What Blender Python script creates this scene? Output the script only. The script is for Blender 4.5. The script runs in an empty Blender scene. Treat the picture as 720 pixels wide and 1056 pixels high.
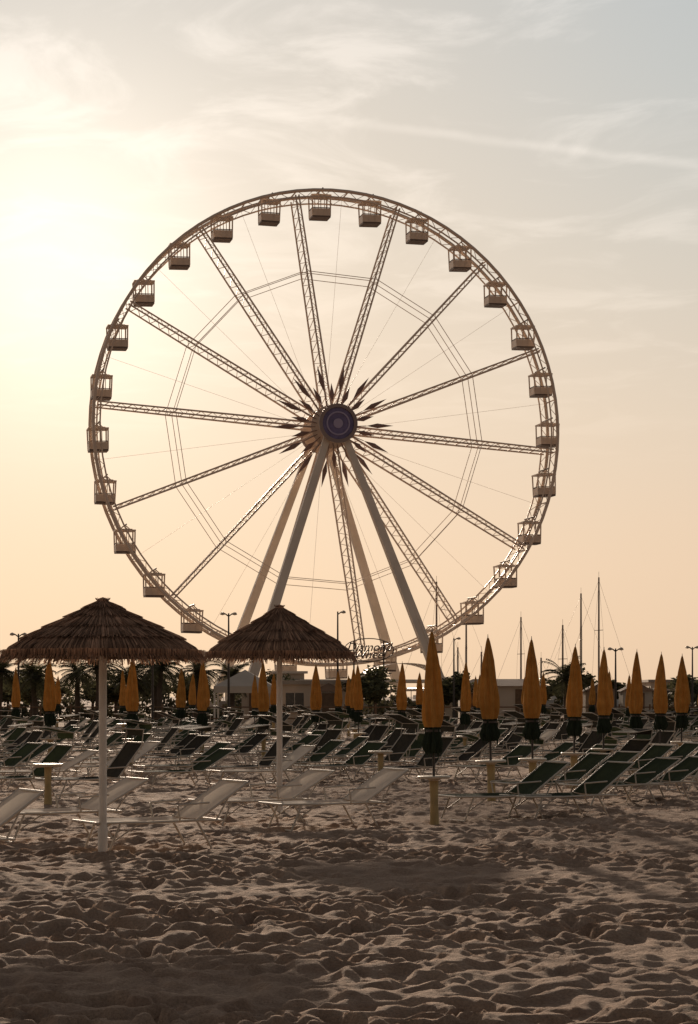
import bpy, math, random
import numpy as np
from mathutils import Vector, Matrix
random.seed(7); rng=np.random.default_rng(11)
S=bpy.context.scene
COL=S.collection
# ---------------------------------------------------------------- materials
def mat(name,base,rough=0.6,metal=0.0,var=0.0,vscale=3.0,bump=0.0,bscale=40.0,transl=0.0,island=0.0,spec=0.3,tcol=None):
    m=bpy.data.materials.new(name); m.use_nodes=True
    nt=m.node_tree; N=nt.nodes; L=nt.links
    b=N['Principled BSDF']; out=N['Material Output']
    b.inputs['Roughness'].default_value=rough; b.inputs['Metallic'].default_value=metal
    b.inputs['Specular IOR Level'].default_value=spec
    b.inputs['Base Color'].default_value=(*base,1)
    csock=None
    if var>0 or island>0:
        tc=N.new('ShaderNodeTexCoord')
        hsv=N.new('ShaderNodeHueSaturation'); hsv.inputs['Color'].default_value=(*base,1)
        nz=N.new('ShaderNodeTexNoise'); nz.inputs['Scale'].default_value=vscale; nz.inputs['Detail'].default_value=5
        L.new(tc.outputs['Object'],nz.inputs['Vector'])
        mr=N.new('ShaderNodeMapRange'); mr.inputs['From Min'].default_value=.25; mr.inputs['From Max'].default_value=.75
        mr.inputs['To Min'].default_value=1-var; mr.inputs['To Max'].default_value=1+var
        L.new(nz.outputs['Fac'],mr.inputs['Value'])
        val=mr.outputs['Result']
        if island>0:
            g=N.new('ShaderNodeNewGeometry')
            m2=N.new('ShaderNodeMapRange'); m2.inputs['To Min'].default_value=1-island; m2.inputs['To Max'].default_value=1+island
            L.new(g.outputs['Random Per Island'],m2.inputs['Value'])
            mm=N.new('ShaderNodeMath'); mm.operation='MULTIPLY'; L.new(val,mm.inputs[0]); L.new(m2.outputs['Result'],mm.inputs[1]); val=mm.outputs[0]
        L.new(val,hsv.inputs['Value']); L.new(hsv.outputs['Color'],b.inputs['Base Color']); csock=hsv.outputs['Color']
    if bump>0:
        tc=N.new('ShaderNodeTexCoord'); nb=N.new('ShaderNodeTexNoise'); nb.inputs['Scale'].default_value=bscale; nb.inputs['Detail'].default_value=4
        L.new(tc.outputs['Object'],nb.inputs['Vector'])
        bp=N.new('ShaderNodeBump'); bp.inputs['Strength'].default_value=bump; bp.inputs['Distance'].default_value=.02
        L.new(nb.outputs['Fac'],bp.inputs['Height']); L.new(bp.outputs['Normal'],b.inputs['Normal'])
    if transl>0:
        t=N.new('ShaderNodeBsdfTranslucent'); mx=N.new('ShaderNodeMixShader'); mx.inputs[0].default_value=transl
        if tcol: t.inputs['Color'].default_value=(*tcol,1)
        elif csock: L.new(csock,t.inputs['Color'])
        else: t.inputs['Color'].default_value=(*base,1)
        L.new(b.outputs[0],mx.inputs[1]); L.new(t.outputs[0],mx.inputs[2]); L.new(mx.outputs[0],out.inputs['Surface'])
    return m
M_steel=mat('wheel_paint',(.74,.60,.49),.45,0,.12,.6)
M_steel2=mat('wheel_paint_leg',(.80,.70,.59),.45,0,.15,.4)
M_cab=mat('cabin_paint',(.72,.59,.48),.4,0,.1,2)
M_cabdark=mat('cabin_trim',(.16,.12,.10),.5)
M_hubring=mat('hub_ring',(.30,.23,.21),.4)
M_hubglass=mat('hub_screen',(.15,.12,.26),.2,0,.3,1.5,spec=.5)
M_spear=mat('hub_spear',(.30,.19,.16),.5,0,.2,1)
M_pole=mat('pole_white',(.78,.73,.66),.5,0,.15,4)
M_alu=mat('frame_cream_paint',(.58,.52,.44),.55,0,.1,5,spec=.25)
M_wfab=mat('sling_white',(.82,.75,.65),.85,0,.08,6,.2,120,.45,spec=.1)
M_gfab=mat('sling_green',(.038,.050,.028),.85,0,.25,5,.2,120,.14,tcol=(.07,.085,.04),spec=.04)
M_bfab=mat('sling_dark',(.048,.042,.034),.85,0,.25,5,.2,120,.12,tcol=(.06,.055,.04),spec=.04)
M_yel=mat('umbrella_yellow',(.52,.29,.085),.85,0,.30,6,.5,30,.32,tcol=(.64,.35,.09),spec=.1)
M_grn=mat('umbrella_green_trim',(.03,.042,.028),.85,0,.2,6,.3,30,.15,spec=.08)
M_sleeve=mat('table_sleeve_yellow',(.46,.35,.17),.6,0,.25,5)
M_table=mat('table_top_plastic',(.62,.54,.43),.5,0,.1,5)
M_straw=mat('thatch_straw',(.34,.205,.135),.9,0,.35,4,0,40,.15,.6,.1)
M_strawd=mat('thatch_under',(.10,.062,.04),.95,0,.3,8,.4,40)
M_wood=mat('rib_wood',(.18,.115,.07),.8,0,.2,5)
M_bark=mat('tree_bark',(.10,.075,.055),.9,0,.3,3,.4,10)
M_leaf=mat('tree_foliage',(.085,.085,.045),.75,0,.3,.7,0,40,.3,.5,.1)
M_leaf2=mat('hedge_foliage',(.09,.08,.045),.75,0,.3,.7,0,40,.3,.5,.1)
M_wall=mat('plaster_wall',(.55,.46,.37),.85,0,.12,.5,.2,20)
M_wall2=mat('plaster_wall_ochre',(.42,.31,.21),.85,0,.15,.5,.2,20)
M_roof=mat('roof_tiles',(.26,.18,.13),.8,0,.25,2,.4,10)
M_win=mat('window_glass',(.05,.05,.05),.15,0,0,spec=.6)
M_dark=mat('dark_metal',(.07,.058,.05),.5)
M_tent=mat('canvas_white',(.6,.55,.48),.8,0,.1,1,0,20,.3)
M_hull=mat('boat_hull_white',(.6,.58,.55),.35,0,.1,1)
M_mast=mat('mast_metal',(.24,.19,.16),.4,.2)
M_conc=mat('concrete_deck',(.36,.31,.26),.85,0,.15,1,.2,10)
# ---------------------------------------------------------------- mesh builder
class MB:
    def __init__(s): s.v=[]; s.f=[]; s.m=[]; s.sm=[]
    def add(s,vs,fs,mi=0,sm=False):
        o=len(s.v); s.v+= [tuple(v) for v in vs]
        for f in fs: s.f.append(tuple(i+o for i in f)); s.m.append(mi); s.sm.append(sm)
    def tube(s,p,q,r,r2=None,n=6,mi=0,cap=True):
        p=Vector(p);q=Vector(q); r2=r if r2 is None else r2
        d=(q-p)
        if d.length<1e-6: return
        d.normalize(); a=d.orthogonal().normalized(); b=d.cross(a)
        vs=[];
        for P,R in((p,r),(q,r2)):
            for i in range(n):
                t=2*math.pi*i/n; vs.append(P+a*math.cos(t)*R+b*math.sin(t)*R)
        fs=[(i,(i+1)%n,n+(i+1)%n,n+i) for i in range(n)]
        s.add(vs,fs,mi,n>4)
        if cap: s.add(vs,[tuple(range(n-1,-1,-1)),tuple(range(n,2*n))],mi,False)
    def path(s,pts,r,n=6,mi=0,closed=False):
        k=len(pts)
        for i in range(k if closed else k-1): s.tube(pts[i],pts[(i+1)%k],r,r,n,mi)
    def box(s,c,d,mi=0,mtx=None):
        x,y,z=d[0]/2,d[1]/2,d[2]/2
        vs=[Vector((a*x,b*y,e*z)) for a in(-1,1) for b in(-1,1) for e in(-1,1)]
        if mtx is not None: vs=[mtx@v for v in vs]
        vs=[v+Vector(c) for v in vs]
        s.add(vs,[(0,1,3,2),(4,6,7,5),(0,4,5,1),(2,3,7,6),(0,2,6,4),(1,5,7,3)],mi)
    def lathe(s,prof,n=24,mi=0,c=(0,0),fn=None,sm=True):
        vs=[]
        for (r,z) in prof:
            for i in range(n):
                t=2*math.pi*i/n; R=r*(fn(t,z) if fn else 1)
                vs.append((c[0]+R*math.cos(t),c[1]+R*math.sin(t),z))
        fs=[]
        for j in range(len(prof)-1):
            for i in range(n): fs.append((j*n+i,j*n+(i+1)%n,(j+1)*n+(i+1)%n,(j+1)*n+i))
        s.add(vs,fs,mi,sm)
    def mesh(s,name,mats):
        me=bpy.data.meshes.new(name); me.from_pydata(s.v,[],s.f)
        for m in mats: me.materials.append(m)
        me.polygons.foreach_set('material_index',s.m); me.polygons.foreach_set('use_smooth',s.sm); me.update()
        return me
    def obj(s,name,mats,parent=None,loc=(0,0,0),rot=(0,0,0)):
        return place(s.mesh(name,mats),name,loc,rot,parent)
def place(me,name,loc=(0,0,0),rot=(0,0,0),parent=None,scale=(1,1,1)):
    o=bpy.data.objects.new(name,me); COL.objects.link(o); o.location=loc; o.rotation_euler=rot; o.scale=scale
    if parent: o.parent=parent
    return o
def empty(name,loc=(0,0,0),rot=(0,0,0)):
    o=bpy.data.objects.new(name,None); COL.objects.link(o); o.location=loc; o.rotation_euler=rot; return o
# ---------------------------------------------------------------- sun direction
AZ=math.radians(7.8); EL=math.radians(11.5)
sunv=Vector((-math.sin(AZ)*math.cos(EL),math.cos(AZ)*math.cos(EL),math.sin(EL)))
# ---------------------------------------------------------------- ground
def vnoise(X,Y,sc,seed):
    r=np.random.default_rng(seed); G=r.random((256,256))
    c,s_=math.cos(seed*1.3),math.sin(seed*1.3); X,Y=X*c-Y*s_,X*s_+Y*c
    x=X/sc; y=Y/sc; xi=np.floor(x).astype(int); yi=np.floor(y).astype(int)
    fx=x-xi; fy=y-yi; fx=fx*fx*fx*(fx*(fx*6-15)+10); fy=fy*fy*fy*(fy*(fy*6-15)+10)
    g=lambda a,b:G[a%256,b%256]
    return (g(xi,yi)*(1-fx)+g(xi+1,yi)*fx)*(1-fy)+(g(xi,yi+1)*(1-fx)+g(xi+1,yi+1)*fx)*fy-.5
def build_ground():
    xs=[0.0]
    while xs[-1]<22: xs.append(xs[-1]+.022*(1+max(0,xs[-1]-2)*.28))
    st=xs[-1]-xs[-2]
    while xs[-1]<4000: st*=1.25; xs.append(xs[-1]+st)
    xs=np.array([-a for a in xs[:0:-1]]+xs)
    ys=[9.0]
    while ys[-1]<120: ys.append(ys[-1]+max(.026,ys[-1]*.0029))
    st=ys[-1]-ys[-2]
    while ys[-1]<6000: st*=1.2; ys.append(ys[-1]+st)
    yb=[9.0]; st=.05
    while yb[-1]>-400: st*=1.2; yb.append(yb[-1]-st)
    ys=np.array(yb[:0:-1]+ys)
    X,Y=np.meshgrid(xs,ys)
    wx=.16*vnoise(X,Y,.45,31); wy=.16*vnoise(X,Y,.45,32)
    Xw=X+wx; Yw=Y+wy
    Z=.06*vnoise(X,Y,2.3,1)+.03*vnoise(Xw+9,Yw,.8,2)+.036*vnoise(Xw,Yw+3,.31,3)+.028*vnoise(Xw,Yw,.15,4)+.016*vnoise(Xw,Yw,.075,5)
    rough=np.clip(.85+1.4*vnoise(X,Y,1.3,8),.45,1.5)
    dent=np.zeros_like(Z)
    n=13000
    cy=9+ (62-9)*rng.random(n)**1.5; cx=(rng.random(n)-.5)*2*(cy*.18+.8)
    for i in range(n):
        a=.05+.07*rng.random(); b=a*(1.2+1.5*rng.random()); d=(.010+.032*rng.random())
        t=rng.random()*math.pi; ct,st_=math.cos(t),math.sin(t); R=2.3*b
        i0=np.searchsorted(xs,cx[i]-R); i1=np.searchsorted(xs,cx[i]+R); j0=np.searchsorted(ys,cy[i]-R); j1=np.searchsorted(ys,cy[i]+R)
        if i1<=i0 or j1<=j0: continue
        dx=Xw[j0:j1,i0:i1]-cx[i]; dy=Yw[j0:j1,i0:i1]-cy[i]
        r=np.sqrt(((dx*ct+dy*st_)/b)**2+((-dx*st_+dy*ct)/a)**2)
        dent[j0:j1,i0:i1]+= -d*np.exp(-(r**3)*.9)+.38*d*np.exp(-((r-1.45)**2)*5)
    Z=Z*(.55+.45*rough)+np.clip(dent,-.06,.035)*rough
    fade=np.clip((130-Y)/60,0,1)*np.clip((Y+20)/20,0,1)*np.clip((60-np.abs(X))/30,0,1)
    Z*=fade
    h,w=X.shape
    co=np.stack([X.ravel(),Y.ravel(),Z.ravel()],1).astype(np.float32)
    idx=np.arange(h*w).reshape(h,w)
    q=np.stack([idx[:-1,:-1],idx[:-1,1:],idx[1:,1:],idx[1:,:-1]],-1).reshape(-1,4).astype(np.int32)
    me=bpy.data.meshes.new('sand_ground'); me.vertices.add(len(co)); me.vertices.foreach_set('co',co.ravel())
    me.loops.add(q.size); me.loops.foreach_set('vertex_index',q.ravel())
    me.polygons.add(len(q)); me.polygons.foreach_set('loop_start',np.arange(0,q.size,4,dtype=np.int32))
    me.update(calc_edges=True); me.polygons.foreach_set('use_smooth',np.ones(len(q),dtype=bool))
    m=bpy.data.materials.new('beach_sand'); m.use_nodes=True; nt=m.node_tree; N=nt.nodes; L=nt.links
    b=N['Principled BSDF']; b.inputs['Roughness'].default_value=.95; b.inputs['Specular IOR Level'].default_value=.1
    tc=N.new('ShaderNodeTexCoord')
    n1=N.new('ShaderNodeTexNoise'); n1.inputs['Scale'].default_value=1.1; n1.inputs['Detail'].default_value=8; n1.inputs['Roughness'].default_value=.65
    n2=N.new('ShaderNodeTexNoise'); n2.inputs['Scale'].default_value=55; n2.inputs['Detail'].default_value=6; n2.inputs['Roughness'].default_value=.7
    cr=N.new('ShaderNodeValToRGB'); e=cr.color_ramp.elements
    e[0].position=.3; e[0].color=(.28,.185,.132,1); e[1].position=.72; e[1].color=(.47,.335,.245,1)
    L.new(tc.outputs['Object'],n1.inputs['Vector']); L.new(tc.outputs['Object'],n2.inputs['Vector'])
    L.new(n1.outputs['Fac'],cr.inputs['Fac'])
    mr=N.new('ShaderNodeMapRange'); mr.inputs['From Min'].default_value=.25; mr.inputs['From Max'].default_value=.75; mr.inputs['To Min'].default_value=.68; mr.inputs['To Max'].default_value=1.28
    L.new(n2.outputs['Fac'],mr.inputs['Value'])
    mx=N.new('ShaderNodeVectorMath'); mx.operation='SCALE'; L.new(cr.outputs['Color'],mx.inputs[0]); L.new(mr.outputs['Result'],mx.inputs['Scale'])
    L.new(mx.outputs[0],b.inputs['Base Color'])
    n3=N.new('ShaderNodeTexNoise'); n3.inputs['Scale'].default_value=16; n3.inputs['Detail'].default_value=8; n3.inputs['Roughness'].default_value=.66
    L.new(tc.outputs['Object'],n3.inputs['Vector'])
    n4=N.new('ShaderNodeTexNoise'); n4.inputs['Scale'].default_value=48; n4.inputs['Detail'].default_value=5; n4.inputs['Roughness'].default_value=.7
    L.new(tc.outputs['Object'],n4.inputs['Vector'])
    bp=N.new('ShaderNodeBump'); bp.inputs['Strength'].default_value=.9; bp.inputs['Distance'].default_value=.04
    bp2=N.new('ShaderNodeBump'); bp2.inputs['Strength'].default_value=.8; bp2.inputs['Distance'].default_value=.018
    L.new(n3.outputs['Fac'],bp.inputs['Height']); L.new(n4.outputs['Fac'],bp2.inputs['Height']); L.new(bp.outputs['Normal'],bp2.inputs['Normal']); L.new(bp2.outputs['Normal'],b.inputs['Normal'])
    me.materials.append(m); place(me,'sand_ground')
build_ground()
# ---------------------------------------------------------------- ferris wheel
def ferris():
    TH=math.radians(12.5); HZ=30.1; R=25.1; W=1.75
    root=empty('ferris_wheel',(-2.27,227.3,0),(0,0,TH))
    def P(phi,r,y): return Vector((r*math.sin(phi),y,HZ+r*math.cos(phi)))
    PH0=math.radians(-8.5); dS=2*math.pi/14
    b=MB(); n=84
    for y in(-W,W):
        b.path([P(PH0+2*math.pi*i/n,R,y) for i in range(n)],.18,6,0,True)
        b.path([P(PH0+2*math.pi*i/n,R-.7,y) for i in range(n)],.09,5,0,True)
        for i in range(n):
            a=PH0+2*math.pi*i/n; a2=PH0+2*math.pi*(i+1)/n
            b.tube(P(a,R,y),P((a+a2)/2,R-.7,y),.04,None,4); b.tube(P((a+a2)/2,R-.7,y),P(a2,R,y),.04,None,4)
    for i in range(28):
        a=PH0+2*math.pi*i/28; b.tube(P(a,R,-W),P(a,R,W),.08,None,5)
    b.obj('rim',[M_steel],root)
    b=MB()
    for k in range(14):
        a=PH0+k*dS; tv=Vector((math.cos(a),0,-math.sin(a)))
        r0,r1=2.0,R-.4; ns=19
        def C(j,f):
            y0,y1=(-2.3,-W) if j<2 else (2.3,W)
            off=(.24*(1-.25*f))*(1 if j==0 else -1) if j<2 else 0
            return P(a,r0+(r1-r0)*f,y0+(y1-y0)*f)+tv*off
        for j in range(3): b.tube(C(j,0),C(j,1),.11,.09,5)
        for i in range(ns):
            f,g,h=i/ns,(i+.5)/ns,(i+1)/ns
            b.tube(C(0,f),C(1,g),.032,None,4); b.tube(C(1,g),C(0,h),.032,None,4)
            b.tube(C(0,f),C(2,g),.042,None,4); b.tube(C(2,g),C(1,h),.042,None,4)
    b.obj('spokes',[M_steel],root)
    b=MB()
    for y,r in((1.9,16.5),(1.9,17.2),(-1.9,16.6)):
        b.path([P(PH0+dS*(i),r,y) for i in range(14)],.045,4,0,True)
    for k in range(14):
        a=PH0+(k+.5)*dS
        b.tube(P(a,2.2,2.0),P(a,R-.1,W),.016,None,4)
    b.obj('tension_cables',[M_steel],root)
    b=MB()
    b.tube((0,-4.9,HZ),(0,4.9,HZ),.95,None,24,0)
    for y in(-2.3,2.3): b.tube((0,y-.12,HZ),(0,y+.12,HZ),2.3,None,28,0)
    def ring(y,ri,ro,mi,d=.25,n=40):
        vs=[]
        for i in range(n):
            t=2*math.pi*i/n
            for r,yy in((ri,y),(ro,y),(ro,y+d),(ri,y+d)): vs.append((r*math.cos(t),yy,HZ+r*math.sin(t)))
        fs=[]
        for i in range(n):
            j=(i+1)%n
            for e in range(4): fs.append((4*i+e,4*j+e,4*j+(e+1)%4,4*i+(e+1)%4))
        b.add(vs,fs,mi)
    b.tube((0,-4.95,HZ),(0,-5.2,HZ),1.95,None,40,1)
    ring(-5.45,1.68,2.05,1,.3); ring(-5.36,1.1,1.25,3,.2)
    b.tube((0,-5.2,HZ),(0,-5.26,HZ),1.66,None,40,2)
    b.tube((0,-5.26,HZ),(0,-5.36,HZ),.5,None,24,3)
    b.tube((0,4.95,HZ),(0,5.2,HZ),1.95,None,40,1)
    b.obj('hub',[M_steel,M_hubring,M_hubglass,mat('hub_lens_ring',(.40,.35,.50),.3)],root)
    b=MB()
    for k in range(28):
        a=PH0+(k+.5)*dS/2; tv=Vector((math.cos(a),0,-math.sin(a)))
        r0,r1=(3.6,6.6) if k%2 else (2.5,4.6)
        y=-2.75
        p0=P(a,r0,y);p1=P(a,r1,y*.95); m=P(a,r0+(r1-r0)*.4,y); w=.26
        f=Vector((0,-.1,0)); g=-f
        vs=[p0,m+tv*w,p1,m-tv*w,m+f,m+g]
        b.add(vs,[(0,1,4),(1,2,4),(2,3,4),(3,0,4),(1,0,5),(2,1,5),(3,2,5),(0,3,5)],0)
        b.tube(P(a,1.6,y*.85),p0,.05,None,4)
    b.obj('hub_spears',[M_spear],root)
    b=MB()
    def beam(p,q,w0,w1,mi=0):
        p=Vector(p);q=Vector(q); d=(q-p).normalized(); a=d.cross(Vector((0,1,0))).normalized(); c=d.cross(a)
        vs=[]
        for X,w in((p,w0),(q,w1)):
            for s,t in((-1,-1),(1,-1),(1,1),(-1,1)): vs.append(X+a*s*w+c*t*w)
        b.add(vs,[(0,1,5,4),(1,2,6,5),(2,3,7,6),(3,0,4,7),(3,2,1,0),(4,5,6,7)],mi)
    for s in(-1,1):
        for x in(-1,1):
            beam((x*.7,s*4.1,HZ-.6),(x*10.6,s*9.6,1.2),.34,.52)
            beam((x*1.0,s*4.25,HZ-1.5),(x*10.9,s*10.3,1.2),.06,.06)
        b.tube((-9.9,s*9.25,3.2),(9.9,s*9.25,3.2),.2,None,6)
        b.box((0,s*4.3,HZ-.1),(2.6,.9,2.6),0)
    for x in(-1,1):
        b.tube((x*10.3,-9.4,2.4),(x*10.3,9.4,2.4),.2,None,6)
    b.obj('support_legs',[M_steel2],root)
    b=MB()
    b.box((0,0,.6),(27,22,1.2),1)
    b.box((0,0,2.2),(15,6.5,.25),1)
    for i in range(9): b.tube((-7.3+i*1.825,-3.2,2.3),(-7.3+i*1.825,-3.2,3.4),.05,None,5,0)
    b.tube((-7.3,-3.2,3.4),(7.3,-3.2,3.4),.05,None,5,0)
    for i in range(13): b.tube((-13+i*2.16,-10.8,1.2),(-13+i*2.16,-10.8,2.3),.04,None,5,0)
    b.tube((-13,-10.8,2.3),(13,-10.8,2.3),.05,None,5,0)
    vs=[];n=20
    for i in range(n+1):
        t=math.pi*i/n
        for y in(-9,-3.6): vs.append((6.5+3.9*math.cos(t),y,3.6+1.5*math.sin(t)))
    b.add(vs,[(2*i,2*i+1,2*i+3,2*i+2) for i in range(n)],0,True)
    for x in(2.6,10.4):
        for y in(-9,-3.6): b.tube((x,y,1.2),(x,y,3.7),.12,None,6,0)
    b.box((-6,-8,2.6),(3.2,2.6,2.8),2); b.box((-6,-9.32,2.9),(2.2,.05,1.0),3); b.box((-6,-8,4.1),(3.8,3.2,.25),0)
    for x in(-11,11.5): b.box((x,-6,2.4),(1.6,3,2.4),2)
    b.obj('boarding_platform',[M_steel2,M_conc,M_wall,M_win],root)
    c=MB(); w,d,h=2.15,2.1,2.45; z0=-h
    c.box((0,0,z0+.08),(w*.92,d*.92,.16),1)
    c.box((0,0,-.10),(w,d,.14),0); c.box((0,0,.02),(w*.7,d*.7,.1),0)
    for sx in(-1,1):
        for sy in(-1,1):
            c.tube((sx*w*.44,sy*d*.44,z0+.16),(sx*w*.46,sy*d*.46,-.17),.08,None,5,0)
        c.tube((sx*.33,-d*.46,z0+.2),(sx*.33,-d*.46,-.17),.05,None,4,0)
        c.tube((sx*.33,d*.46,z0+.2),(sx*.33,d*.46,-.17),.05,None,4,0)
        c.box((sx*w*.45,0,z0+.55),(.05,d*.84,.75),0)
        c.box((0,sx*d*.45,z0+.55),(w*.84,.05,.75),0)
        c.box((sx*w*.455,0,z0+1.0),(.07,d*.9,.09),1); c.box((0,sx*d*.455,z0+1.0),(w*.9,.07,.09),1)
        c.box((0,sx*.62,z0+.62),(w*.7,.4,.12),1)
        c.tube((0,sx*W,.45),(0,sx*.6,.45),.08,None,6,1)
        c.tube((0,sx*.6,.45),(sx*.5,sx*.6,.03),.06,None,5,0); c.tube((0,sx*.6,.45),(-sx*.5,sx*.6,.03),.06,None,5,0)
    c.tube((0,-W,.45),(0,W,.45),.07,None,6,1)
    cm=c.mesh('cabin',[M_cab,M_cabdark])
    for k in range(28):
        a=PH0+(k+.5)*dS/2; p=P(a,24.5,0)
        place(cm,'cabin_%02d'%(k+1),(p.x,0,p.z+.35),(0,random.uniform(-.03,.03),0),root)
    cu=bpy.data.curves.new('sign_text','FONT'); cu.body='Diamond\nWheel'; cu.size=1.2; cu.extrude=.05; cu.align_x='CENTER'; cu.shear=.3; cu.space_line=.62; cu.offset=.01
    o=bpy.data.objects.new('tmp',cu); COL.objects.link(o)
    dg=bpy.context.evaluated_depsgraph_get(); me=bpy.data.meshes.new_from_object(o.evaluated_get(dg)); bpy.data.objects.remove(o)
    me.materials.clear(); me.materials.append(M_cabdark)
    sg=empty('wheel_sign',(2.0,213.5,6.2)); sg.rotation_euler=(0,0,TH*.4)
    place(me,'letters',(0,0,0),(math.pi/2,0,0),sg)
    s=MB()
    ov=[(2.5*math.cos(2*math.pi*i/32),.12,.1+1.15*math.sin(2*math.pi*i/32)) for i in range(32)]
    s.path(ov,.05,5,0,True)
    for x in(-1.5,1.5): s.tube((x,.15,-6.3),(x,.15,1.0),.08,None,6,0)
    s.obj('frame',[M_dark],sg)
ferris()
# ---------------------------------------------------------------- thatched umbrellas
def thatched(x,y,R,zap,zeave,seed):
    r=random.Random(seed); root=empty('thatched_beach_umbrella',(x,y,0),(0,0,r.random()))
    b=MB(); b.tube((0,0,-.1),(0,0,zap-.12),.042,None,14); b.lathe([(.05,.0),(.055,.25),(.043,.3)],14,0)
    b.obj('pole',[M_pole],root)
    H=zap-zeave
    def prof(f): return zap-H*(f**0.93)-.05*f**6
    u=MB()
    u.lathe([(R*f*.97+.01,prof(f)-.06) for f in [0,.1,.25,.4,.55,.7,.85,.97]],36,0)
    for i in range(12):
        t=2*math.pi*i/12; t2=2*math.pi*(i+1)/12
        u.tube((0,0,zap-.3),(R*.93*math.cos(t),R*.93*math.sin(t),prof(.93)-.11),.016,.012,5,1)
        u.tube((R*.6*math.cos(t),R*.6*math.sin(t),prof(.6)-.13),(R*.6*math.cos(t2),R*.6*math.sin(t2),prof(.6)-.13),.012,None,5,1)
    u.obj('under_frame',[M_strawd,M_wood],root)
    s=MB()
    tiers=[(.55,.99),(.34,.78),(.16,.57),(.0,.36),(0,.2)]
    for ti,(f0,f1) in enumerate(tiers):
        n=[1500,1100,800,460,220][ti]
        for k in range(n):
            t=2*math.pi*(k+r.random())/n; a0=f0+r.uniform(0,.06); a1=f1+r.uniform(-.03,.03)
            lift=.014*ti+r.uniform(0,.018); w=r.uniform(.005,.012); tw=r.uniform(-.03,.03); ns=4
            vs=[]
            for i in range(ns+1):
                g=i/ns; f=a0+(a1-a0)*g; tt=t+tw*g; rr=R*f
                z=prof(min(f,1.15))+lift+(-.03*g**3 if ti==0 else .010*g)-max(0,f-.96)*R*1.1
                ww=w*(1-.45*g)*(0.35+f if f<.6 else 1)
                c,sn=math.cos(tt),math.sin(tt); roll=r.uniform(-.005,.005)
                vs+=[(rr*c-sn*ww,rr*sn+c*ww,z+roll),(rr*c+sn*ww,rr*sn-c*ww,z-roll)]
            s.add(vs,[(2*i,2*i+1,2*i+3,2*i+2) for i in range(ns)],0)
    for k in range(1500):
        t=2*math.pi*r.random(); rr=R*r.uniform(.95,1.0); z=prof(.96)+.01; l=r.uniform(.05,.10); w=.007
        c,sn=math.cos(t),math.sin(t); o=r.uniform(-.01,.02)
        s.add([(rr*c-sn*w,rr*sn+c*w,z),(rr*c+sn*w,rr*sn-c*w,z),((rr+o)*c,(rr+o)*sn,z-l)],[(0,1,2)],0)
    s.lathe([(.075,zap-.03),(.07,zap+.03),(.045,zap+.07),(.0,zap+.085)],14,0)
    for k in range(60):
        t=2*math.pi*r.random(); s.tube((.03*math.cos(t),.03*math.sin(t),zap+.02),(.08*math.cos(t),.08*math.sin(t),zap+.06+r.random()*.02),.005,.002,3)
    s.obj('thatch',[M_straw],root)
thatched(-2.62,22.7,1.10,2.64,2.17,1)
thatched(-1.01,31.0,1.12,2.92,2.32,2)
# ---------------------------------------------------------------- closed umbrellas
def umb_mesh(seed,table=True):
    r=random.Random(seed); b=MB(); ph=r.random()*6
    b.tube((0,0,-.1),(0,0,2.5),.019,None,10,2); b.tube((0,0,2.5),(0,0,2.62),.012,.004,8,2)
    fa,fb,fc=r.uniform(.12,.22),r.uniform(.05,.10),r.uniform(2,4)
    def fold(t,z): return 1+fa*math.cos(8*t+ph+z*fc*.6)+fb*math.cos(3*t+z*5+ph)+.04*math.sin(13*t)
    k=r.uniform(.9,1.08)
    b.lathe([(.012,2.56),(.028,2.50),(.052,2.36),(.078*k,2.2),(.100*k,2.0),(.118*k,1.8),(.134*k,1.62),(.140,1.48),(.128,1.36),(.105,1.28)],48,0,fn=fold)
    b.lathe([(.105,1.28),(.095,1.22),(.115,1.14),(.13,1.05),(.115,.98),(.09,.93)],48,1,fn=lambda t,z:fold(t,z)*(1+(.18*math.cos(5*t+ph) if z<1.1 else 0)))
    for i in range(8):
        t=2*math.pi*i/8+ph; b.add([(.10*math.cos(t),.10*math.sin(t),1.08),(.14*math.cos(t+.35),.14*math.sin(t+.35),1.05),(.12*math.cos(t+.2),.12*math.sin(t+.2),r.uniform(.80,.9))],[(0,1,2)],1)
    b.lathe([(.112,1.25),(.112,1.215)],24,2)
    if table:
        b.lathe([(.0,.625),(.24,.625),(.25,.61),(.24,.59),(.1,.585),(.07,.56)],28,4)
        b.lathe([(.07,.57),(.06,.3),(.07,.0),(.075,-.08)],20,3)
    return b.mesh('closed_beach_umbrella',[M_yel,M_grn,M_dark,M_sleeve,M_table])
UM=[umb_mesh(i,True) for i in range(6)]
umbs=[]
def umbrella(x,y,h=2.6):
    s=h/2.6
    place(random.choice(UM),'closed_beach_umbrella',(x,y,0),(random.uniform(-.02,.02),random.uniform(-.025,.025),random.random()*6),None,(random.uniform(.88,1.04)*s,)*2+(s,)); umbs.append((x,y))
for a in [(1.13,28.2,2.56),(2.30,34.4,2.65),(3.06,35.5,2.65),(4.14,39.3,2.62),(5.04,42.3,2.63),(6.02,44.9,2.65),(6.81,46.8,2.63),(7.62,48.9,2.63),
          (-7.33,52.4,2.65),(-5.3,52,2.65),(-3.7,53.6,2.65),(-2.2,55,2.6),(-.94,61,2.6),(.28,61,2.6),(1.43,59,2.62),(3.05,56,2.6)]: umbrella(*a)
r=random.Random(5)
for row,(yy,sp) in enumerate([(70,2.9),(80,2.7),(90,3.0),(101,3.2)]):
    x=-yy*.18+r.random()*2
    while x<yy*.18:
        if r.random()<.78: umbrella(x+r.uniform(-.5,.5),yy+r.uniform(-1,1),2.6+r.uniform(-.1,.1))
        x+=sp
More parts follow.
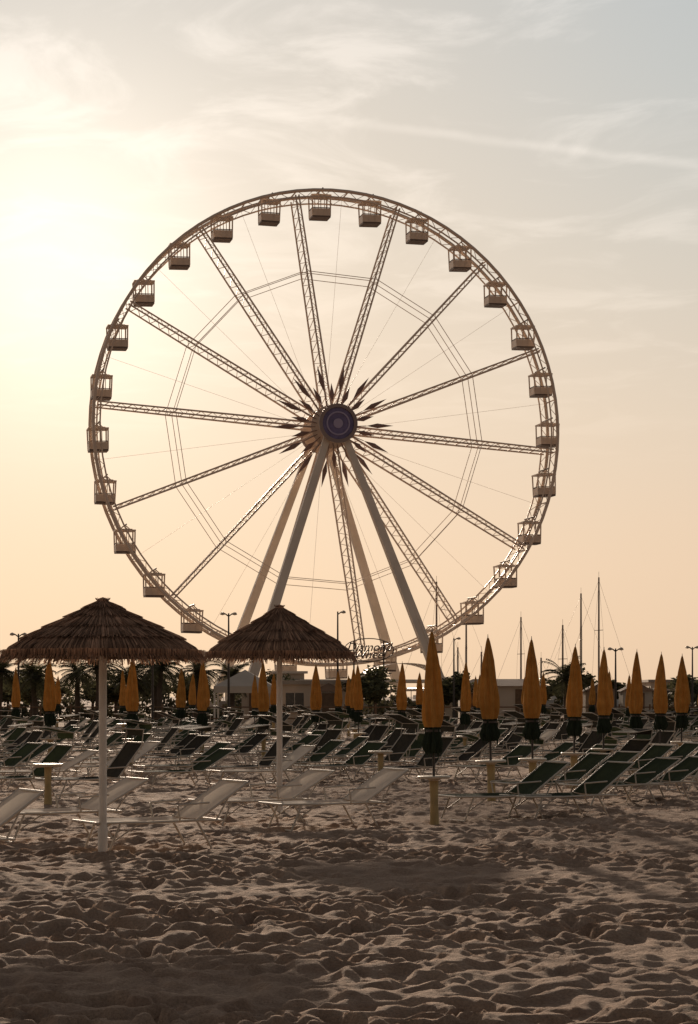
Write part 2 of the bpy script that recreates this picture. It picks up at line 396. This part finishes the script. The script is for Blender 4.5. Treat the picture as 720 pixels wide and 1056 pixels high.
# ---------------------------------------------------------------- loungers
def lounger_mesh(fab,back=33,canopy=0,legs=1):
    b=MB(); W=.33
    a=math.radians(back); L=.74
    zx=.31; top=(.28+L*math.cos(a),zx+L*math.sin(a)); tube=.014; F=-.92
    for s in(-W,W):
        b.path([(F,s,zx),(-.3,s,zx-.01),(.3,s,zx),(.58,s,zx-.01)],tube,8,0)
        b.path([(.28,s*.97,zx+.01),(top[0],s*.97,top[1])],tube,8,0)
        b.path([(F+.28,s,zx),(F+.12,s,-.05)],tube*.95,8,0); b.path([(.26,s,zx),(.47,s,-.05)],tube*.95,8,0)
        b.path([(F+.5,s*.95,zx-.02),(F+.22,s*.95,.12)],tube*.7,6,0)
        b.path([(.5,s*.97,zx-.01),(.28+L*.6*math.cos(a),s*.97,zx+L*.6*math.sin(a))],tube*.7,6,0)
        b.path([(.05,s*1.06,zx),(.02,s*1.08,zx+.17),(.40,s*1.08,zx+.19)],tube*.8,6,0)
    b.path([(F,-W,zx),(F,W,zx)],tube,8,0); b.path([(top[0],-W*.97,top[1]),(top[0],W*.97,top[1])],tube,8,0)
    b.path([(F+.13,-W,-.02),(F+.13,W,-.02)],tube*.9,8,0); b.path([(.45,-W,-.02),(.45,W,-.02)],tube*.9,8,0); b.path([(.58,-W,zx-.01),(.58,W,zx-.01)],tube*.9,8,0)
    def sheet(p0,p1,n,sag,mi):
        vs=[];m=6
        for i in range(n+1):
            f=i/n
            for j in range(m+1):
                g=j/m; s=sag*4*g*(1-g)*(.4+.6*4*f*(1-f))
                x=p0[0]+(p1[0]-p0[0])*f; z=p0[1]+(p1[1]-p0[1])*f
                nx,nz=-(p1[1]-p0[1]),(p1[0]-p0[0]); q=math.hypot(nx,nz)
                vs.append((x-nx/q*s,-W*.97+2*W*.97*g,z+.012-nz/q*s))
        b.add(vs,[(i*(m+1)+j,(i+1)*(m+1)+j,(i+1)*(m+1)+j+1,i*(m+1)+j+1) for i in range(n) for j in range(m)],mi,True)
    sheet((F+.01,zx),(-.32,zx),5,.04,1); sheet((-.31,zx),(.28,zx),5,.06,1); sheet((.29,zx+.01),top,6,.045,1)
    if canopy:
        c=math.radians(canopy); px,pz=top[0]-.05,top[1]-.02
        q0=(px+.05,pz+.24); q1=(px-.45*math.cos(c),pz+.24+.45*math.sin(c))
        for s in(-W,W): b.path([(px,s,pz-.1),(q0[0],s,q0[1]),(q1[0],s,q1[1])],tube*.7,6,0)
        b.path([(q0[0],-W,q0[1]),(q0[0],W,q0[1])],tube*.7,6,0); b.path([(q1[0],-W,q1[1]),(q1[0],W,q1[1])],tube*.7,6,0)
        sheet(q1,q0,4,.02,1)
        sheet((q0[0]-.001,q0[1]),(q0[0]+.01,q0[1]-.12),2,.0,1)
    return b.mesh('sun_lounger',[M_alu,fab])
WH=[lounger_mesh(M_wfab,33),lounger_mesh(M_wfab,29),lounger_mesh(M_wfab,36)]
GR=[lounger_mesh(M_gfab,36),lounger_mesh(M_gfab,31)]
GC=[lounger_mesh(M_gfab,45,12),lounger_mesh(M_bfab,38,-8),lounger_mesh(M_bfab,50,25),lounger_mesh(M_gfab,8,20),lounger_mesh(M_bfab,52,4)]
occ=[]
def lounger(x,y,kinds,rot=None):
    if rot is None: rot=random.uniform(20,38)
    place(random.choice(kinds),'sun_lounger',(x,y,random.uniform(-.01,.01)),(0,0,math.radians(rot))); occ.append((x,y))
for x,y,k,ro in [(-2.05,23.4,0,30),(-3.35,25.2,1,30),(-3.85,20.3,2,30),(-1.15,28.2,1,32),(-.18,27.3,0,28)]:
    lounger(x,y,[WH[k]],ro)
for x,y,ro in [(2.12,29.4,26),(3.05,29.6,28),(4.2,33.0,28),(5.5,36.4,28),(4.1,36.8,30),(6.6,38.6,26),(3.2,33.6,24),(5.2,40,28),(4.9,34.2,27)]: lounger(x,y,GR,ro)
r=random.Random(21)
y=35.5
while y<108:
    x=-y*.175-1
    while x<y*.175+1:
        xx=x+r.uniform(-.2,.2); yy=y+r.uniform(-.6,.6)
        ok=all((xx-a)**2+(yy-b)**2>1.5 for a,b in occ) and all(abs(xx-a)>.45 or abs(yy-b)>.8 for a,b in umbs)
        if y<40 and -.6<xx<3.2: ok=False
        if y<37 and xx>0: ok=False
        if r.random()<.12: ok=False
        if ok:
            q=r.random(); kinds=GC if q<.6 else (GR if q<.92 else WH)
            lounger(xx,yy,kinds)
        x+=1.6 if r.random()<.7 else 2.3
    y+=3.0 if y<60 else 3.8
def table(x,y):
    b=MB(); b.lathe([(.0,.63),(.23,.63),(.24,.61),(.22,.59),(.05,.58)],28,0); b.lathe([(.06,.585),(.05,.3),(.065,0),(.07,-.06)],18,1)
    b.obj('beach_table',[M_table,M_sleeve],None,(x,y,0))
table(-4.63,32.8); table(.6,40.5)
# ---------------------------------------------------------------- trees
def leafq(b,p,s,r,mi):
    a=Vector((r.gauss(0,1),r.gauss(0,1),r.gauss(0,1))).normalized(); e=a.orthogonal().normalized()
    b.add([p-a*s,p+e*s*.6,p+a*s,p-e*s*.6],[(0,1,2,3)],mi)
def tree_mesh(seed,h,cr,leaf=M_leaf,n=2000,ls=.16):
    r=random.Random(seed); b=MB()
    th=h*.42; b.tube((0,0,-.2),(0.05,0,th),.16*h/6,.09*h/6,8,0)
    cl=[]
    for i in range(16):
        t=r.random()*6.28; el=r.uniform(.1,1.3); l=cr*r.uniform(.5,1.0)
        p=Vector((0,0,th*r.uniform(.75,1))); q=p+Vector((math.cos(t)*math.cos(el)*l,math.sin(t)*math.cos(el)*l,math.sin(el)*l*(h-th)/cr*.75))
        b.tube(p,q,.05*h/6,.015,5,0); cl.append((q,r.uniform(.22,.42)*cr)); cl.append(((p+q)/2,r.uniform(.18,.3)*cr))
    for i in range(n):
        c,R=r.choice(cl); d=Vector((r.gauss(0,1),r.gauss(0,1),r.gauss(0,.8))); d.normalize()
        leafq(b,c+d*R*r.random()**.45,ls*r.uniform(.6,1.4),r,1)
    return b.mesh('tree',[M_bark,leaf])
def palm_mesh(seed,h):
    r=random.Random(seed); b=MB(); P=Vector((0,0,-.1))
    for i in range(8):
        Q=P+Vector((.03*math.sin(seed+i),.02,h*.78/8)); b.tube(P,Q,.19-.006*i,.17-.006*i,8,0); P=Q
    for k in range(38):
        t=r.random()*6.28; el=r.uniform(-.5,1.25); l=r.uniform(1.2,1.7); p=P.copy(); d=Vector((math.cos(t)*math.cos(el),math.sin(t)*math.cos(el),math.sin(el)))
        sd=Vector((-math.sin(t),math.cos(t),0))
        for i in range(8):
            q=p+d*l/8; b.tube(p,q,.02,.015,3,0,False)
            for s in(-1,1):
                for m_ in (0,.5):
                    o=p+(q-p)*m_; L_=.38*math.sin(math.pi*(i+1.2)/9.5)+.08
                    e=o+sd*s*L_+d*L_*.5+Vector((0,0,-.12)); b.add([o,o+d*.07,e],[(0,1,2)],1)
            p=q; d=(d+Vector((0,0,-.18))).normalized()
    return b.mesh('palm_tree',[M_bark,M_leaf])
TM=[tree_mesh(i,5.0+i*.4,1.7+.2*i) for i in range(3)]
PM=[palm_mesh(i,3.6+.35*i) for i in range(3)]
TB=[tree_mesh(20+i,9,3.4,M_leaf,3200,.28) for i in range(2)]
for x,y,k in [(-17.5,119,0),(-15.6,122,1),(-13.9,118,2),(-12.3,121,0),(-10.4,117,2),(-8.6,120,1),(-19.4,118,1),(-11.3,124,1),(-6.6,122,0),(12.4,121,0)]:
    place(PM[k],'palm_tree',(x,y,0),(0,0,y+x))
for x,y,k in [(6.2,125,0),(-24,150,1),(-19.5,131,2),(-16,133,0),(-14.2,130,1),(-9.4,129,0),(22,140,0),(-4.5,133,1),(1.6,131,2),(14.5,134,1)]:
    place(TM[k],'tree',(x,y,0),(0,0,y),None,(1,1,.72))
for x,y,k in [(-44,205,0),(-50,215,1),(-33,230,1),(22,240,0),(30,250,1),(39,236,0),(47,232,1),(55,246,0),(-22,240,0),(-60,220,0)]:
    place(TB[k],'tree',(x,y,0),(0,0,x),None,(1,1,.5))
b=MB(); r=random.Random(3)
for i in range(14000):
    x=r.uniform(-40,45); h=1.4+.5*math.sin(x*.35)+.5*math.sin(x*.9+1)+.4*math.sin(x*2.3)
    leafq(b,Vector((x,142+r.uniform(-1.2,1.2),r.uniform(.0,max(.8,h)))),r.uniform(.12,.24),r,0)
b.obj('hedge',[M_leaf2])
# ---------------------------------------------------------------- buildings
def house(name,x,y,w,d,h,storeys=1,pitched=True,wall=M_wall,rot=0):
    root=empty(name,(x,y,0),(0,0,rot)); b=MB(); b.box((0,0,h/2),(w,d,h),0); b.obj('walls',[wall],root)
    b=MB()
    if pitched:
        o=.35; rh=w*.09
        b.add([(-w/2-o,-d/2-o,h),(w/2+o,-d/2-o,h),(w/2+o,d/2+o,h),(-w/2-o,d/2+o,h),(-w/2+.8,0,h+rh),(w/2-.8,0,h+rh)],[(0,1,5,4),(1,2,5),(2,3,4,5),(3,0,4),(3,2,1,0)],0)
    else: b.box((0,0,h+.12),(w+.5,d+.5,.24),0)
    b.obj('roof',[M_roof if pitched else M_conc],root)
    g=MB(); n=max(2,int(w/2.4)); sh=h/storeys
    for s in range(storeys):
        for i in range(n):
            cx=-w/2+(i+.5)*w/n
            if s==0 and i==n//2: g.box((cx,-d/2-.02,1.05),(1.0,.06,2.1),1)
            else:
                g.box((cx,-d/2-.01,s*sh+sh*.55),(1.1,.05,1.1),0); g.box((cx,-d/2-.05,s*sh+sh*.55-.6),(1.3,.14,.08),2)
                g.box((cx,-d/2-.045,s*sh+sh*.55),(.06,.03,1.1),2)
    g.obj('openings',[M_win,M_wood,M_tent],root)
house('beach_bar',-2.2,134,4.6,5,2.4,1,False)
house('beach_bar',9.5,134,5,5,2.3,1,True,M_wall)
house('beach_house',-40,190,11,8,3.8,1,True,M_wall2)
house('beach_house',33,205,9,7,3.0,1,False)
def cabin_hut(x,y,seed):
    root=empty('beach_hut',(x,y,0)); b=MB()
    b.box((0,0,1.0),(1.7,1.9,2.0),0); b.obj('walls',[[M_wall,M_wall2,M_tent][seed%3]],root)
    b=MB(); b.add([(-1,-1.15,1.95),(1,-1.15,1.95),(1,1.15,1.95),(-1,1.15,1.95),(0,-1.15,2.45),(0,1.15,2.45)],[(0,1,4),(2,3,5),(0,4,5,3),(1,2,5,4),(3,2,1,0)],0); b.obj('roof',[M_roof],root)
    b=MB(); b.box((0,-.97,.95),(.8,.06,1.8),0); b.obj('door',[M_wood],root)
for i in (0,2,5,6): cabin_hut(-5.5+i*2.15,127,i)
for i in (0,1,4): cabin_hut(14.5+i*2.15,124,i+1)
def gazebo(x,y,w=4):
    root=empty('gazebo_tent',(x,y,0)); b=MB(); h=2.2
    vs=[(-w/2,-w/2,h),(w/2,-w/2,h),(w/2,w/2,h),(-w/2,w/2,h),(0,0,h+.9)]
    b.add(vs,[(0,1,4),(1,2,4),(2,3,4),(3,0,4)],0)
    for i in range(4):
        a=Vector(vs[i]);c=Vector(vs[(i+1)%4]); dn=Vector((0,0,-.35)); b.add([a,c,c+dn,a+dn],[(0,1,2,3)],0)
    b.obj('canopy',[M_tent],root); b=MB()
    for v in vs[:4]: b.tube((v[0]*.97,v[1]*.97,0),(v[0]*.97,v[1]*.97,h),.05,None,6)
    b.obj('posts',[M_pole],root)
gazebo(-5.6,115,3.2)
b=MB(); x=-45
while x<50: b.tube((x,112,-.1),(x,112,1.25),.05,None,5); x+=1.6
for z in(.5,1.1): b.tube((-45,112,z),(50,112,z),.035,None,5)
b.obj('beach_fence',[M_wood])
def lamp(x,y,h,dbl=True):
    b=MB(); b.tube((0,0,-.1),(0,0,h),.075,.035,8,0)
    for s in((-1,1) if dbl else (1,)):
        b.path([(0,0,h-.15),(s*.16,0,h-.03),(s*.28,0,h)],.03,6,0)
        b.lathe([(0,h+.06),(.09,h+.02),(.12,h-.07),(.0,h-.1)],12,1,(s*.29,0))
    b.obj('street_lamp',[M_dark,M_table],None,(x,y,0),(0,0,.2))
lamp(-5.7,101,5.6); lamp(-.55,104,5.8,False); lamp(-9.3,101,3.6); lamp(-15.5,100,4.6); lamp(13,104,4.0)
lamp(6.0,122,5.0,False); lamp(19,118,4.4)
def boat(x,y,mh,seed):
    r=random.Random(seed); root=empty('sailing_boat',(x,y,0),(0,0,r.uniform(-.6,.6))); b=MB()
    L=mh*.72; st=[]
    for i in range(9):
        f=i/8; w=L*.15*math.sin(math.pi*min(1,.25+f*.75))**.8 if f<1 else .02; X=-L/2+L*f; sh=1.15+.35*f
        st.append([(X,-w,sh),(X,-w*.75,.25),(X,0,-.1),(X,w*.75,.25),(X,w,sh)])
    vs=[p for s in st for p in s]
    fs=[(5*i+j,5*i+j+1,5*i+5+j+1,5*i+5+j) for i in range(8) for j in range(4)]+[(5*i,5*i+5,5*i+9,5*i+4) for i in range(8)]+[(0,1,2,3,4)]
    b.add(vs,fs,0,False); b.box((-L*.05,0,1.55),(L*.35,L*.14,.5),0); b.obj('hull',[M_hull],root)
    b=MB(); b.tube((.3,0,1),(.3,0,mh),.14,.10,8); b.tube((.3,0,2.4),(-L*.36,0,2.3),.08,None,6); b.tube((-L*.34,0,2.45),(.2,0,2.6),.14,None,8)
    b.tube((.3,-1.0,mh*.6),(.3,1.0,mh*.6),.04,None,5)
    for p in((L/2-.1,0,1.5),(-L/2+.1,0,1.2)): b.tube(p,(.3,0,mh*.98),.014,None,4)
    for s in(-1,1): b.path([(.2,s*L*.14,1.3),(.3,s*1.0,mh*.6),(.3,0,mh*.97)],.012,4)
    b.tube((.3,0,mh),(.3,0,mh+.7),.02,None,4); b.obj('rigging',[M_mast],root)
for x,y,mh in [(28.2,262,14.3),(30.9,266,16.5),(25.6,258,10.3),(23.3,262,6.4),(21.5,270,11.7),(10.0,250,15.1),(14.1,262,12.7),(15.6,256,7.0),(35.7,268,5.3),(13.6,272,7.9)]: boat(x,y,mh,int(x*7))
b=MB(); b.add([(0,248,.03),(120,248,.03),(120,420,.03),(0,420,.03)],[(0,1,2,3)])
b.obj('harbour_water',[mat('water',(.03,.04,.045),.12,0,0,1,.3,2,spec=.5)])
# ---------------------------------------------------------------- world
w=bpy.data.worlds.new('World'); S.world=w; w.use_nodes=True; nt=w.node_tree; N=nt.nodes; L=nt.links; N.clear()
out=N.new('ShaderNodeOutputWorld')
def math_(op,a,b=None,c=None,clamp=False):
    n=N.new('ShaderNodeMath'); n.operation=op; n.use_clamp=clamp
    for i,v in enumerate((a,b,c)):
        if v is None: continue
        if isinstance(v,(int,float)): n.inputs[i].default_value=v
        else: L.new(v,n.inputs[i])
    return n.outputs[0]
def vm(op,a,b=None,sc=None):
    n=N.new('ShaderNodeVectorMath'); n.operation=op
    for i,v in enumerate((a,b)):
        if v is None: continue
        if isinstance(v,(tuple,list,Vector)): n.inputs[i].default_value=tuple(v)
        else: L.new(v,n.inputs[i])
    if sc is not None:
        if isinstance(sc,(int,float)): n.inputs['Scale'].default_value=sc
        else: L.new(sc,n.inputs['Scale'])
    return n.outputs['Value'] if op=='DOT_PRODUCT' else n.outputs['Vector']
def mrange(v,a,b,c=0,d=1,sm=False):
    n=N.new('ShaderNodeMapRange'); n.interpolation_type='SMOOTHSTEP' if sm else 'LINEAR'; L.new(v,n.inputs['Value'])
    for k,x in zip(('From Min','From Max','To Min','To Max'),(a,b,c,d)): n.inputs[k].default_value=x
    return n.outputs['Result']
tc=N.new('ShaderNodeTexCoord'); D=tc.outputs['Generated']
sep=N.new('ShaderNodeSeparateXYZ'); L.new(D,sep.inputs[0]); Z=sep.outputs['Z']; XX=sep.outputs['X']; YY=sep.outputs['Y']
sk=N.new('ShaderNodeTexSky'); sk.sky_type='NISHITA'; sk.sun_disc=False; sk.sun_elevation=EL; sk.sun_rotation=-AZ; sk.dust_density=2; sk.air_density=1
bg1=N.new('ShaderNodeBackground'); bg1.inputs['Strength'].default_value=.0025; L.new(sk.outputs[0],bg1.inputs['Color'])
cr=N.new('ShaderNodeValToRGB'); e=cr.color_ramp.elements
stops=[(0,(.76,.55,.38)),(.06,(.77,.58,.42)),(.13,(.74,.60,.465)),(.2,(.68,.59,.49)),(.27,(.61,.565,.505)),(.34,(.55,.54,.515)),(.55,(.24,.23,.23)),(1,(.13,.13,.14))]
e[0].position=0; e[0].color=(*stops[0][1],1); e[1].position=1; e[1].color=(*stops[-1][1],1)
for p,c in stops[1:-1]: q=e.new(p); q.color=(*c,1)
L.new(math_('MAXIMUM',Z,0),cr.inputs['Fac'])
sdr=vm('DOT_PRODUCT',D,sunv); sd=math_('MAXIMUM',sdr,0)
back=mrange(sdr,-.3,.93,.24,1)
base=vm('SCALE',cr.outputs['Color'],None,back)
cool=mrange(XX,-.02,.20,0,1,True)
coolz=math_('MULTIPLY',cool,mrange(Z,.08,.28))
base=vm('MULTIPLY',base,vm('ADD',(1,1,1),vm('SCALE',(-.14,-.04,.05),None,coolz)))
g1=math_('MULTIPLY',math_('POWER',sd,360),.38); g2=math_('MULTIPLY',math_('POWER',sd,50),.10)
gl=vm('ADD',vm('SCALE',(1,.92,.80),None,g1),vm('SCALE',(1,.85,.72),None,g2))
inv=math_('DIVIDE',1,math_('ADD',math_('MAXIMUM',Z,0),.06))
cp=N.new('ShaderNodeCombineXYZ'); L.new(math_('MULTIPLY',XX,inv),cp.inputs[0]); L.new(math_('MULTIPLY',YY,inv),cp.inputs[1])
mp=N.new('ShaderNodeMapping'); mp.inputs['Rotation'].default_value=(0,0,.5); mp.inputs['Scale'].default_value=(1.6,1.6,1); L.new(cp.outputs[0],mp.inputs['Vector'])
nz=N.new('ShaderNodeTexNoise'); nz.inputs['Scale'].default_value=2.2; nz.inputs['Detail'].default_value=8; nz.inputs['Roughness'].default_value=.58; nz.inputs['Distortion'].default_value=.9; L.new(mp.outputs[0],nz.inputs['Vector'])
cmf=mrange(nz.outputs['Fac'],.44,.70,0,1,True)
zf=mrange(Z,.10,.27)
cf=math_('MULTIPLY',cmf,math_('MULTIPLY',zf,.17))
def dirv(x,yv): return Vector((x,1,yv)).normalized()
A=dirv(-.027,.272); B=dirv(.164,.249); nrm=A.cross(B).normalized()
nz2=N.new('ShaderNodeTexNoise'); nz2.inputs['Scale'].default_value=45; nz2.inputs['Detail'].default_value=5; L.new(D,nz2.inputs['Vector'])
dd=math_('ABSOLUTE',math_('ADD',vm('DOT_PRODUCT',D,nrm),math_('MULTIPLY',math_('SUBTRACT',nz2.outputs['Fac'],.5),.004)))
tr=mrange(dd,0,.0035,1,0,True)
ex=mrange(vm('DOT_PRODUCT',D,B),math.cos(.23),math.cos(.05),0,1,True)
tf=math_('MULTIPLY',math_('MULTIPLY',tr,ex),math_('MULTIPLY',nz2.outputs['Fac'],.16))
cl=vm('SCALE',(1,.88,.80),None,math_('ADD',cf,tf))
tot=vm('ADD',vm('ADD',base,gl),cl)
bg2=N.new('ShaderNodeBackground'); L.new(tot,bg2.inputs['Color']); bg2.inputs['Strength'].default_value=1.0
ad=N.new('ShaderNodeAddShader'); L.new(bg1.outputs[0],ad.inputs[0]); L.new(bg2.outputs[0],ad.inputs[1]); L.new(ad.outputs[0],out.inputs['Surface'])
# ---------------------------------------------------------------- sun, camera
sl=bpy.data.lights.new('sun','SUN'); sl.energy=5; sl.angle=math.radians(1.2); sl.color=(1,.79,.60)
so=bpy.data.objects.new('sun',sl); COL.objects.link(so); so.rotation_euler=sunv.to_track_quat('Z','Y').to_euler(); so.location=(-20,60,30)
cd=bpy.data.cameras.new('camera'); co=bpy.data.objects.new('camera',cd); COL.objects.link(co); S.camera=co
co.location=(0,0,1.67); co.rotation_euler=(math.pi/2,0,0); cd.sensor_fit='HORIZONTAL'; cd.sensor_width=36; cd.lens=110; cd.shift_y=190/720; cd.clip_end=9000; cd.clip_start=.1
S.view_settings.view_transform='Standard'; S.view_settings.look='None'; S.view_settings.exposure=0
